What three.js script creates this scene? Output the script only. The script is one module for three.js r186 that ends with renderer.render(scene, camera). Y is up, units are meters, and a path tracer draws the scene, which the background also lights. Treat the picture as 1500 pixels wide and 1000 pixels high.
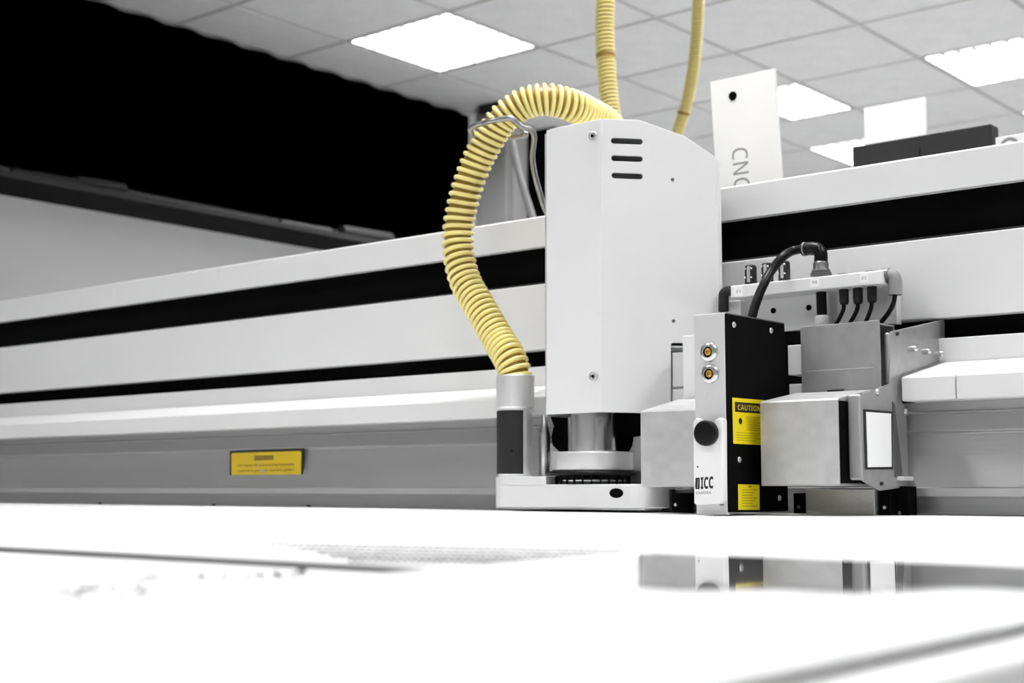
import * as THREE from 'three';
import { RoundedBoxGeometry } from 'three/addons/geometries/RoundedBoxGeometry.js';
import { mergeGeometries } from 'three/addons/utils/BufferGeometryUtils.js';
import { RectAreaLightUniformsLib } from 'three/addons/lights/RectAreaLightUniformsLib.js';

// ------------------------------------------------------------------ camera, exposure, lights
const scene = new THREE.Scene();
scene.background = new THREE.Color(0x000000);
const FPX = 2059.5, PITCH = 5.9287 * Math.PI / 180, YAW = 39.7934 * Math.PI / 180, EYE = new THREE.Vector3(0, 0.028, 0);
const camera = new THREE.PerspectiveCamera(2 * Math.atan(500 / FPX) * 180 / Math.PI, 1.5, 0.01, 60);
const FWD = new THREE.Vector3(-Math.sin(YAW) * Math.cos(PITCH), Math.sin(PITCH), -Math.cos(YAW) * Math.cos(PITCH));
camera.position.copy(EYE);
camera.lookAt(EYE.clone().add(FWD));
camera.focus = 1.36;
camera.userData.fStop = 9.5;
const renderer = new THREE.WebGLRenderer();
renderer.toneMapping = THREE.LinearToneMapping;
renderer.toneMappingExposure = 1.0;
renderer.shadowMap.enabled = true;
RectAreaLightUniformsLib.init();
const LAMP_POWER = 84;                       // radiance of each ceiling luminaire
const CEIL = 1.9327, TILE = 0.6, GX = -4.312, GZ = -3.4516;   // ceiling height and tile grid
// grid cells [i, j] of the ceiling that hold a luminaire; unseen ones placed to tune the light
const LUMINAIRES = [[0, 1], [1, 4], [3, 4], [1, 6], [3, 6], [3, 1], [6, 1], [6, 4], [5, -1], [8, -1], [5, -4], [8, -4], [3, -7], [7, -7]];

// ------------------------------------------------------------------ helpers
const V = (x, y, z) => new THREE.Vector3(x, y, z);
const RGT = V(Math.cos(YAW), 0, -Math.sin(YAW)), UPV = new THREE.Vector3().crossVectors(RGT, FWD);
const ray = (px, py) => FWD.clone().addScaledVector(RGT, (px - 750) / FPX).addScaledVector(UPV, -(py - 500) / FPX);
// a pixel's ray met with the plane axis = value
const un = (px, py, ax, v) => { const d = ray(px, py); return EYE.clone().addScaledVector(d, (v - EYE[ax]) / d[ax]); };
const onPlane = (px, py, pl) => { const d = ray(px, py); return EYE.clone().addScaledVector(d, pl.p.clone().sub(EYE).dot(pl.n) / d.dot(pl.n)); };
const perPx = (P) => P.clone().sub(EYE).dot(FWD) / FPX;    // metres that one pixel spans there
let seed = 7;
const rnd = () => { seed = (seed * 1664525 + 1013904223) >>> 0; return seed / 4294967296; };
const used = new Map();
const numbered = (n) => { const k = used.get(n) ?? 0; used.set(n, k + 1); return k ? n + '_' + String(k).padStart(3, '0') : n; };
function add(name, geo, mat, parent = scene) {
  const m = new THREE.Mesh(geo, mat);
  m.name = parent === scene ? numbered(name) : name;
  m.castShadow = m.receiveShadow = true;
  parent.add(m);
  return m;
}
function tag(o, label, category, group) { o.userData.label = label; o.userData.category = category; if (group) o.userData.group = group; return o; }
function thing(name, label, category, group, pos = [0, 0, 0]) {
  const g = new THREE.Group(); g.name = numbered(name); g.position.set(...pos); scene.add(g);
  return tag(g, label, category, group);
}
function structure(o) { o.userData.kind = 'structure'; return o; }
function ext(x0, x1, y0, y1, z0, z1, r = 0.001, seg = 2) {
  const w = Math.abs(x1 - x0), h = Math.abs(y1 - y0), d = Math.abs(z1 - z0), m = Math.min(w, h, d) / 2 * 0.98;
  const g = r > 0 ? new RoundedBoxGeometry(w, h, d, seg, Math.min(r, m)) : new THREE.BoxGeometry(w, h, d);
  return g.translate((x0 + x1) / 2, (y0 + y1) / 2, (z0 + z1) / 2);
}
// box whose front face fills the pixel rectangle on the plane z
function pxBox(xa, ya, xb, yb, z, depth, r = 0.001) {
  const a = un((xa + xb) / 2, ya, 'z', z), b = un((xa + xb) / 2, yb, 'z', z), l = un(xa, (ya + yb) / 2, 'z', z), q = un(xb, (ya + yb) / 2, 'z', z);
  return ext(l.x, q.x, b.y, a.y, z - depth, z, r);
}
function shapeOf(pts, holes = []) {
  const s = new THREE.Shape(pts.map(p => new THREE.Vector2(p[0], p[1])));
  for (const h of holes) s.holes.push(h instanceof THREE.Path ? h : new THREE.Path(h.map(p => new THREE.Vector2(p[0], p[1]))));
  return s;
}
const extrude = (shape, depth, bevel = 0, curve = 8) => new THREE.ExtrudeGeometry(shape, { depth: Math.max(depth - 2 * bevel, 1e-4), bevelEnabled: bevel > 0, bevelThickness: bevel, bevelSize: bevel, bevelOffset: -bevel, bevelSegments: 2, curveSegments: curve }).translate(0, 0, bevel);
// profile of [z, y] points drawn out along x
const alongX = (prof, x0, x1, bevel = 0) => extrude(shapeOf(prof.map(([z, y]) => [-z, y])), x1 - x0, bevel).rotateY(Math.PI / 2).translate(x0, 0, 0);
// plate whose front lies on a vertical plane, outlined by pixels
function plate(pxs, pl, t, bevel = 0.0006, holes = []) {
  const u = V(pl.n.z, 0, -pl.n.x);
  const uv = ([px, py]) => { const d = onPlane(px, py, pl).sub(pl.p); return [d.dot(u), d.y]; };
  const g = extrude(shapeOf(pxs.map(uv), holes.map(h => h.map(uv))), t, bevel);
  const m = new THREE.Matrix4().makeBasis(u, V(0, 1, 0), pl.n);
  m.setPosition(pl.p.clone().addScaledVector(pl.n, -t));
  return g.applyMatrix4(m);
}
const planeZ = (z) => ({ p: V(0, 0, z), n: V(0, 0, 1) });
const planeX = (x) => ({ p: V(x, 0, 0), n: V(1, 0, 0) });
const cyl = (P, r, h, axis = 'y', r2 = r, seg = 32) => {
  const g = new THREE.CylinderGeometry(r2, r, h, seg);
  if (axis === 'x') g.rotateZ(-Math.PI / 2);
  if (axis === 'z') g.rotateX(Math.PI / 2);
  return g.translate(P.x, P.y, P.z);
};
const lathe = (P, pts, axis = 'y', seg = 40) => {
  const g = new THREE.LatheGeometry(pts.map(p => new THREE.Vector2(p[0], p[1])), seg);
  if (axis === 'z') g.rotateX(Math.PI / 2);
  if (axis === 'x') g.rotateZ(-Math.PI / 2);
  return g.translate(P.x, P.y, P.z);
};
const tube = (pts, r, n = 60, seg = 10) => new THREE.TubeGeometry(new THREE.CatmullRomCurve3(pts, false, 'centripetal'), n, r, seg);
const merge = (list) => mergeGeometries(list.map(g => { const k = g.index ? g.toNonIndexed() : g; for (const a of Object.keys(k.attributes)) if (!['position', 'normal', 'uv'].includes(a)) k.deleteAttribute(a); return k; }));

// ------------------------------------------------------------------ materials
function noiseTex(w, h, fn, srgb = false) {
  const d = new Uint8Array(w * h * 4);
  for (let y = 0; y < h; y++) for (let x = 0; x < w; x++) {
    const v = fn(x, y), i = (y * w + x) * 4;
    d[i] = d[i + 1] = d[i + 2] = Math.max(0, Math.min(255, v * 255)); d[i + 3] = 255;
  }
  const t = new THREE.DataTexture(d, w, h);
  t.magFilter = THREE.LinearFilter; t.minFilter = THREE.LinearMipmapLinearFilter; t.generateMipmaps = true;
  t.wrapS = t.wrapT = THREE.RepeatWrapping; if (srgb) t.colorSpace = THREE.SRGBColorSpace; t.needsUpdate = true;
  return t;
}
function valueNoise(n) {                       // tiling smooth noise
  const g = Array.from({ length: n * n }, rnd), at = (x, y) => g[((y % n + n) % n) * n + ((x % n + n) % n)], s = t => t * t * (3 - 2 * t);
  return (u, v) => { const x = u * n, y = v * n, i = Math.floor(x), j = Math.floor(y), a = s(x - i), b = s(y - j);
    return (at(i, j) * (1 - a) + at(i + 1, j) * a) * (1 - b) + (at(i, j + 1) * (1 - a) + at(i + 1, j + 1) * a) * b; };
}
const nA = valueNoise(8), nB = valueNoise(24), nC = valueNoise(90);
const powder = noiseTex(256, 256, (x, y) => 0.45 + 0.35 * nC(x / 256, y / 256) + 0.2 * rnd());
powder.repeat.set(12, 12);
const blotch = noiseTex(256, 256, (x, y) => { const u = x / 256, v = y / 256; return 0.88 + 0.05 * (nA(u, v) - 0.5) + 0.05 * (nB(u, v) - 0.5) + 0.03 * rnd(); }, true);
blotch.repeat.set(5, 5);
const brushed = noiseTex(256, 256, (() => { const rows = Array.from({ length: 256 }, rnd); return (x, y) => 0.5 + 0.35 * (rows[x] - 0.5) + 0.15 * (nB(x / 256, y / 256) - 0.5); })());
brushed.repeat.set(6, 6);
const plaster = noiseTex(256, 256, (x, y) => 0.95 + 0.03 * (nA(x / 256, y / 256) - 0.5) + 0.05 * (nC(x / 256, y / 256) - 0.5), true);
const M = {};
const mat = (k, c, rough, metal = 0, more = {}) => { M[k] = new THREE.MeshPhysicalMaterial({ roughness: rough, metalness: metal, ...more }); M[k].color.setRGB(...(Array.isArray(c) ? c : [c, c, c])); M[k].name = k; return M[k]; };
mat('hood_paint', 0.78, 0.42, 0, { bumpMap: powder, bumpScale: 0.00012 });
mat('cover_paint', 0.72, 0.45, 0, { bumpMap: powder, bumpScale: 0.00008 });
mat('black_slot', 0.003, 0.95, 0, { specularIntensity: 0.1 });
mat('black_paint', 0.0025, 0.7, 0, { specularIntensity: 0.09 });
mat('black_rubber', 0.003, 0.35, 0, { specularIntensity: 0.4 });
mat('dark_grey', 0.024, 0.6, 0, { specularIntensity: 0.4 });
mat('dark_sleeve', 0.018, 0.55, 0, { specularIntensity: 0.5 });
mat('rail_alu', 0.36, 0.38, 0.55);
mat('alu', 0.8, 0.32, 0.65, { bumpMap: brushed, bumpScale: 0.00003 });
mat('alu_bright', 0.86, 0.38, 0.55);
mat('sheet_steel', 0.7, 0.42, 0.6, { map: blotch });
mat('bracket_steel', 0.5, 0.42, 0.6, { map: blotch });
mat('dark_steel', 0.16, 0.4, 0.8);
mat('guide_steel', 0.32, 0.3, 1);
mat('chrome', 0.62, 0.22, 1);
mat('nickel', 0.62, 0.28, 1);
mat('silver_anod', 0.66, 0.4, 0.35);
mat('white_plastic', 0.8, 0.5);
mat('white_label', 0.9, 0.55);
mat('gold', [0.65, 0.33, 0.05], 0.35, 0.8);
mat('hose_rib', [0.86, 0.74, 0.27], 0.3, 0, { clearcoat: 0.35, clearcoatRoughness: 0.2 });
mat('hose_wall', [0.26, 0.155, 0.012], 0.42);
mat('tile', 0.74, 0.95, 0, { map: plaster, specularIntensity: 0.2 });
mat('grid', 0.4, 0.7);
mat('wall_paint', 0.72, 0.9, 0, { specularIntensity: 0.2 });
mat('floor_grey', 0.62, 0.6);
mat('lamp_white', 0.85, 0.5);
mat('louvre', 0.3, 0.5);
mat('lamp_glow', 0.9, 0.6, 0, { emissive: new THREE.Color(1, 1, 1), emissiveIntensity: 3.2 });
mat('table_frame', 0.22, 0.4, 0.5);
mat('white_board', 0.86, 0.55, 0, { specularIntensity: 0.4 });
mat('board_edge', 0.16, 0.8);
mat('curtain', 0.0012, 1, 0, { specularIntensity: 0.05 });
mat('column_grey', 0.24, 0.7);
mat('pipe_grey', 0.3, 0.5);

function canvasMat(w, h, draw, rough = 0.5, more = {}) {
  const c = document.createElement('canvas'); c.width = w; c.height = h;
  draw(c.getContext('2d'), w, h);
  const t = new THREE.CanvasTexture(c); t.colorSpace = THREE.SRGBColorSpace; t.magFilter = THREE.LinearFilter; t.anisotropy = 8;
  return new THREE.MeshPhysicalMaterial({ map: t, roughness: rough, metalness: 0, ...more });
}
// flat print: a thin slab whose front carries uv 0..1 over four corners (tl, tr, br, bl)
function decal(tl, tr, br, bl, t = 0.0004) {
  const n = new THREE.Vector3().crossVectors(tr.clone().sub(tl), tl.clone().sub(bl)).normalize(), f = [tl, tr, br, bl].map(p => p.clone().addScaledVector(n, t)), b = [tl, tr, br, bl];
  const pos = [], uv = [], T = [[0, 1], [1, 1], [1, 0], [0, 0]];
  const quad = (P, q) => { for (const k of [0, 3, 2, 0, 2, 1]) { pos.push(...P[k].toArray()); uv.push(...q[k]); } };
  quad(f, T); quad([b[1], b[0], b[3], b[2]], [[0, 0], [0, 0], [0, 0], [0, 0]]);
  for (let k = 0; k < 4; k++) quad([f[(k + 1) % 4], f[k], b[k], b[(k + 1) % 4]], [T[(k + 1) % 4], T[k], T[k], T[(k + 1) % 4]]);
  const g = new THREE.BufferGeometry();
  g.setAttribute('position', new THREE.Float32BufferAttribute(pos, 3)); g.setAttribute('uv', new THREE.Float32BufferAttribute(uv, 2));
  g.computeVertexNormals();
  return g;
}
const onZ = (z, ...pxs) => pxs.map(([a, b]) => un(a, b, 'z', z));
const onX = (x, ...pxs) => pxs.map(([a, b]) => un(a, b, 'x', x));

// ------------------------------------------------------------------ the room
const WX = -4.685, X1 = GX + 12 * TILE, Z0 = GZ - 10 * TILE, Z1 = GZ + 10 * TILE, FLOOR = -0.88;
structure(add('floor', ext(WX - 0.2, X1 + 0.2, FLOOR - 0.1, FLOOR, Z0 - 0.2, Z1 + 0.2, 0), M.floor_grey)).userData.label = 'grey floor of the workshop';
structure(add('wall_back', ext(WX - 0.2, X1 + 0.2, FLOOR, CEIL + 0.3, Z0 - 0.2, Z0, 0), M.wall_paint)).userData.label = 'plain grey far wall behind the machine';
structure(add('wall_front', ext(WX - 0.2, X1 + 0.2, FLOOR, CEIL + 0.3, Z1, Z1 + 0.2, 0), M.wall_paint)).userData.label = 'plain grey wall facing the machine';
structure(add('wall_right', ext(X1, X1 + 0.2, FLOOR, CEIL + 0.3, Z0, Z1, 0), M.wall_paint)).userData.label = 'plain grey wall beyond the table end';
structure(add('wall_left', ext(WX - 0.2, WX, FLOOR, CEIL + 0.3, Z0, Z1, 0), M.wall_paint)).userData.label = 'grey wall below the black curtain';
{
  const c = new THREE.Group(); c.name = 'ceiling'; structure(c); c.userData.label = 'suspended ceiling of square grey tiles'; scene.add(c);
  add('slab', ext(WX, X1, CEIL + 0.14, CEIL + 0.3, Z0, Z1, 0), M.grid, c);
  const tg = new RoundedBoxGeometry(TILE - 0.022, 0.016, TILE - 0.022, 1, 0.004), lit = new Set(LUMINAIRES.map(String));
  for (let i = 0; i < 12; i++) for (let j = -10; j < 10; j++) if (!lit.has([i, j] + ''))
    add('tile', tg, M.tile, c).position.set(GX + (i + 0.5) * TILE, CEIL + 0.006, GZ - (j + 0.5) * TILE);
  add('cut_tile', new RoundedBoxGeometry(TILE * 0.38 - 0.01, 0.016, TILE - 0.022, 1, 0.004), M.tile, c).position.set(GX + 1.19 * TILE, CEIL + 0.006, GZ - 4.5 * TILE);
  const eg = new RoundedBoxGeometry(GX - WX - 0.02, 0.016, TILE - 0.022, 1, 0.004);
  for (let j = -10; j < 10; j++) add('cut_tile', eg, M.tile, c).position.set((GX + WX) / 2, CEIL + 0.006, GZ - (j + 0.5) * TILE);
  for (let i = 0; i <= 12; i++) add('grid_bar', ext(GX + i * TILE - 0.012, GX + i * TILE + 0.012, CEIL + 0.003, CEIL + 0.05, Z0, Z1, 0), M.grid, c);
  for (let j = -10; j <= 10; j++) add('grid_bar', ext(WX, X1, CEIL + 0.0035, CEIL + 0.049, GZ - j * TILE - 0.012, GZ - j * TILE + 0.012, 0), M.grid, c);
}
const blade = new THREE.BoxGeometry(TILE - 0.04, 0.02, 0.02), bladeT = new THREE.BoxGeometry(0.02, 0.02, TILE - 0.04);
const SHORT = { '1,4': 0.62 };                // this fitting fills only part of its cell; a cut tile fills the rest
const LAMP_LABELS = { '0,1': 'square louvred ceiling light beside the black curtain', '1,4': 'square louvred ceiling light partly hidden by the tall white sign', '3,4': 'square louvred ceiling light above the low lettered sign', '1,6': 'square louvred ceiling light just above the beam between sign and dark board', '3,6': 'square louvred ceiling light farthest along the row above the dark board' };
LUMINAIRES.forEach(([i, j]) => {
  const part = SHORT[[i, j] + ''] ?? 1, cx = GX + (i + 1 - part / 2) * TILE, cz = GZ - (j + 0.5) * TILE, h = TILE / 2 - 0.014, w = part * TILE / 2 - 0.014;
  const g = thing('ceiling_light', LAMP_LABELS[[i, j] + ''] ?? 'unseen square louvred ceiling light over the front of the workshop', 'ceiling light', 'louvred ceiling lights', [cx, CEIL, cz]);
  add('housing', merge([ext(-w, w, 0, 0.07, -h, -h + 0.008, 0), ext(-w, w, 0, 0.07, h - 0.008, h, 0), ext(-w, -w + 0.008, 0, 0.07, -h, h, 0), ext(w - 0.008, w, 0, 0.07, -h, h, 0)]), M.lamp_white, g);
  add('lamp_panel', ext(-w, w, 0.055, 0.065, -h, h, 0), M.lamp_glow, g);
  const nx = Math.round(8 * part);
  for (let k = 1; k < 8; k++) { const b = add('louvre_blade', blade, M.louvre, g); b.position.set(0, 0.019, -h + k * 2 * h / 8); b.scale.x = (2 * w - 0.012) / (TILE - 0.04); }
  for (let k = 1; k < nx; k++) add('louvre_blade', bladeT, M.louvre, g).position.set(-w + k * 2 * w / nx, 0.0185, 0);
  const l = new THREE.RectAreaLight(0xffffff, LAMP_POWER, 2 * w - 0.03, 2 * h - 0.03);
  l.position.set(0, 0.05, 0); l.rotation.x = -Math.PI / 2; g.add(l);
});
// black curtain on the left wall, its shelf and what lies on it
{
  const cu = thing('black_curtain', 'black curtain covering the upper left wall', 'curtain', null, [WX + 0.02, 1.2, -3]);
  const pts = [];
  for (let k = 0; k <= 160; k++) { const z = 2.4 - k * 4.65 / 160; pts.push([-z - 0, 0.012 + 0.012 * Math.sin(k * 0.9)]); }
  const s = new THREE.Shape(); s.moveTo(pts[0][0], -0.004);
  for (const p of pts) s.lineTo(p[0], p[1]);
  s.lineTo(pts[160][0], -0.004);
  // shape x runs along -z, shape y along x; drawn up along y
  const g = new THREE.ExtrudeGeometry(s, { depth: CEIL - 1.2 - 0.02, bevelEnabled: false });
  g.applyMatrix4(new THREE.Matrix4().makeBasis(V(0, 0, -1), V(1, 0, 0), V(0, 1, 0)));
  add('cloth', g, M.curtain, cu);
  const sh = thing('wall_shelf', 'thin grey shelf running under the black curtain', 'shelf', null, [WX, un(0, 250, 'x', WX + 0.28).y - 0.02, -3]);
  add('board', ext(0, 0.27, 0, 0.02, -2.2, 4.5, 0.003), M.black_paint, sh);
  add('lip', ext(0.27, 0.28, 0.004, 0.028, -2.2, 4.5, 0.003), M.dark_grey, sh);
}
for (const [z, l, r, y] of [[-2.75, 0.26, 0.022, 0], [-2.98, 0.2, 0.03, 0], [-4.0, 0.28, 0.02, 0], [-4.36, 0.3, 0.035, 0]])
  tag(add('dark_roll', cyl(V(WX + 0.2, un(0, 250, 'x', WX + 0.28).y + 0.0005 + r, z), r, l, 'z', r * 0.8, 14), M.dark_grey), 'dark rolled bundle lying on the shelf below the black curtain', 'roll', 'dark rolls on the wall shelf');
// black partition and the things in front of it, seen behind the hose
{
  const a = un(690, 200, 'z', -5.75), b = un(812, 178, 'z', -5.75);
  const p = thing('black_partition', 'black partition standing behind the grey column', 'partition', null, [0, FLOOR, -5.75]);
  add('panel', ext(WX + 0.001, b.x, 0, b.y - FLOOR, -0.05, 0, 0.004), M.black_paint, p);
  const base = add('foot_rail', ext(WX + 0.001, b.x, 0, 0.05, 0, 0.05, 0.004), M.black_paint, p); base.userData.label = 'black foot rail';
}
{
  const z = -5.2, l = un(696, 200, 'z', z), r = un(742, 200, 'z', z), top = un(720, 112, 'z', z);
  const c = thing('grey_column', 'grey column with a dark plate at its top behind the hose', 'column', null, [l.x, FLOOR, z]);
  add('shaft', ext(0, r.x - l.x, 0, CEIL - FLOOR - 0.004, -0.06, 0, 0.01), M.column_grey, c);
  const t0 = un(720, 165, 'z', z).y - FLOOR, t1 = un(720, 119, 'z', z).y - FLOOR;
  add('plate', ext(0.04, r.x - l.x - 0.01, t0, t1, 0, 0.02, 0.004), M.dark_grey, c).userData.label = 'dark plate near the top of the column';
}
tag(add('curved_pipe', tube([un(749, 205, 'z', -3), un(755, 232, 'z', -3), un(764, 268, 'z', -3), un(778, 312, 'z', -3), un(796, 380, 'z', -3), un(806, 480, 'z', -3), V(un(808, 600, 'z', -3).x, 0.0105, -3)], 0.0105, 50), M.pipe_grey), 'pale grey curved pipe rising behind the beam beside the grey column', 'pipe');

// ------------------------------------------------------------------ the table
const TABX = -0.092;
{
  const t = thing('cutting_table', 'long white cutting table carrying the gantry', 'table', null, [0, FLOOR, 0]);
  add('top', ext(-3.3, TABX - 0.012, -FLOOR - 0.06, -FLOOR - 0.003, -3.2, 0.35, 0.002), canvasMat(1024, 1024, (c, w, h) => {
    c.fillStyle = '#dadada'; c.fillRect(0, 0, w, h);
    for (let k = 0; k < 2600; k++) { const g = 185 + rnd() * 45 | 0; c.fillStyle = `rgba(${g},${g},${g},0.5)`; c.fillRect(rnd() * w, rnd() * h, 1 + rnd() * 3, 1); }
  }, 0.6, { specularIntensity: 0.3 }), t);
  add('edge_strip', ext(TABX - 0.0105, TABX, -FLOOR - 0.06, -FLOOR - 0.001, -3.2, 0.35, 0.0015), M.white_board, t).userData.label = 'white strip along the table edge';
  add('side_rail', ext(TABX + 0.001, 0.1, -FLOOR - 0.1, -FLOOR - 0.005, -3.2, 0.35, 0.003), M.table_frame, t).userData.label = 'grey side rail of the table';
  for (const [x, z] of [[-3.1, 0.2], [-3.1, -3], [-0.2, 0.2], [-0.2, -3]]) add('leg', ext(x - 0.05, x + 0.05, 0, -FLOOR - 0.06, z - 0.05, z + 0.05, 0.005), M.table_frame, t);
}
// white perforated underlay board, its front edge towards the camera
{
  const b = thing('underlay_board', 'white perforated underlay board lying under the gantry', 'board', null, [0, -0.003, 0]);
  const xa = -3.3, xb = -0.106, zf = -0.367, zb = -3.2;
  add('edge', ext(xa, xb, 0, 0.0027, zb, zf, 0.0003), M.board_edge, b).userData.label = 'grey cut edge of the board';
  const top = ext(xa, xb, 0.0026, 0.003, zb, zf - 0.0002, 0);
  const p = top.attributes.position, uv = top.attributes.uv, X0 = -1.5, XW = 1.4, ZW = 1.05;
  for (let k = 0; k < p.count; k++) uv.setXY(k, (p.getX(k) - X0) / XW, (zf - p.getZ(k)) / ZW);
  const m = canvasMat(2048, 2048, (c, w, h) => {
    const X = x => (x - X0) / XW * w, Y = z => h - (zf - z) / ZW * h;
    c.fillStyle = '#dadada'; c.fillRect(0, 0, w, h);
    for (let k = 0; k < 9000; k++) { const g = 205 + rnd() * 24 | 0; c.fillStyle = `rgb(${g},${g},${g})`; c.fillRect(rnd() * w, rnd() * h, 1 + rnd() * 4, 1); }
    const spot = (px, py, w2, h2) => { c.beginPath(); [[-w2, -h2], [w2, -h2], [w2, h2], [-w2, h2]].forEach(([dx, dy], k) => { const q = un(px + dx, py + dy, 'y', 0); c[k ? 'lineTo' : 'moveTo'](X(q.x), Y(q.z)); }); c.closePath(); c.fill(); };
    c.fillStyle = '#1c1c1c';                      // rows of punched holes near the front edge
    for (let r = 0; r < 6; r++) for (let px = 400 + r * 22; px < 930; px += 10.5) { const py = 796 + r * 4.6 + (px - 400) * 0.018; if (un(px, py, 'y', 0).z < zf - 0.002) spot(px + (r % 2) * 5, py, 2.9 + rnd(), 1.2 + 0.2 * r); }
    for (const [a, b2, g] of [[[750, 801], [1010, 781], 60], [[940, 790], [1180, 785], 90], [[1060, 800], [1400, 772], 80], [[1180, 812], [1500, 791], 70], [[1250, 781], [1500, 788], 100], [[1400, 820], [1480, 806], 160]]) {
      const P = un(...a, 'y', 0), Q = un(...b2, 'y', 0);   // dotted knife cuts
      for (let k = 0; k < 160; k++) { const t = rnd(); c.fillStyle = `rgba(${g},${g},${g},0.7)`; c.fillRect(X(P.x + (Q.x - P.x) * t), Y(P.z + (Q.z - P.z) * t), 2 + rnd() * 3, 1.5); }
    }
  }, 0.6, { specularIntensity: 0.3 });
  add('top_face', top, m, b);
}
// knife crumbs along the printed sheet
for (let k = 0; k < 90; k++) {
  const t = rnd(), row = k % 3, px = 20 + t * 720, py = [872 - 0.075 * px, 886 - 0.082 * px, 858 - 0.05 * px][row] + rnd() * 6;
  const P = un(px, py, 'y', -0.003);
  if (P.z < -0.362) continue;
  const s = 0.0006 + rnd() * 0.0012, m = add('crumb', new RoundedBoxGeometry(s * 2, s * 0.7, s, 1, s * 0.2), rnd() < 0.6 ? M.dark_grey : M.column_grey);
  m.position.set(P.x, -0.003 + s * 0.35, P.z); m.rotation.y = rnd() * 3;
  tag(m, 'tiny cut crumb lying in a row beside the white sheet', 'crumb', 'cut crumbs beside the white sheet');
}
// printed sheet in the foreground
{
  const x0 = -0.342, x1 = -0.1055, z0 = -0.4995, z1 = -0.04, y = 0.0003, t = 0.0008;
  const sk = (z) => x0 + (z - z0) * 0.135;        // its left edge runs a little askew
  const P = un(0, 892, 'y', y + t);
  const s = shapeOf([[x1, -z1], [x1, -z0], [x0, -z0], [sk(z1), -z1]]);
  const g = extrude(s, t, 0.0002).rotateX(-Math.PI / 2).translate(0, y, 0);
  const p = g.attributes.position, uv = g.attributes.uv;
  for (let k = 0; k < p.count; k++) uv.setXY(k, (p.getX(k) - x0) / (x1 - x0), (p.getZ(k) - z1) / (z0 - z1));
  const m = canvasMat(1024, 2048, (c, w, h) => {
    const C = (px, py) => { const q = un(px, py, 'y', y + t); return [(q.x - x0) / (x1 - x0) * w, (1 - (q.z - z1) / (z0 - z1)) * h]; };
    c.fillStyle = '#dcdcdc'; c.fillRect(0, 0, w, h);
    c.strokeStyle = '#b8b8b8'; c.lineWidth = 2; c.beginPath(); [[332, 930], [440, 922], [438, 980], [334, 960], [332, 930]].forEach((a, k) => c[k ? 'lineTo' : 'moveTo'](...C(...a))); c.stroke();
    for (let k = 0; k < 4000; k++) { const gr = 205 + rnd() * 25 | 0; c.fillStyle = `rgba(${gr},${gr},${gr},0.25)`; c.fillRect(rnd() * w, rnd() * h, 3, 2); }
  }, 0.55, { specularIntensity: 0.4 });
  tag(add('white_sheet', g, m), 'large white sheet lying in front of the machine under the added reflection plate', 'sheet');
  globalThis.SHEETY = y + t;
}

// grey gloss plate added to give the sheet its reflection of the machine
{
  const Y0 = globalThis.SHEETY + 0.00005, t = 0.0009;
  const q = [[935, 811.5], [960, 809.5], [1530, 830], [1530, 864], [1460, 859], [1400, 858], [1330, 863], [1260, 866], [1200, 864], [1150, 860], [1100, 860], [1000, 862], [935, 857]].map(([a, b]) => un(a, b, 'y', Y0 + t)).reverse();
  const m = mat('reflection_gloss', 0.2, 0.03, 0, { clearcoat: 0.6, clearcoatRoughness: 0.02 });
  tag(add('reflection_plate', extrude(shapeOf(q.map(p => [p.x, -p.z])), t, 0.0001).rotateX(-Math.PI / 2).translate(0, Y0, 0), m), 'added glossy grey plate with a wavy edge giving the reflection on the white sheet', 'plate');
}

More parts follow.
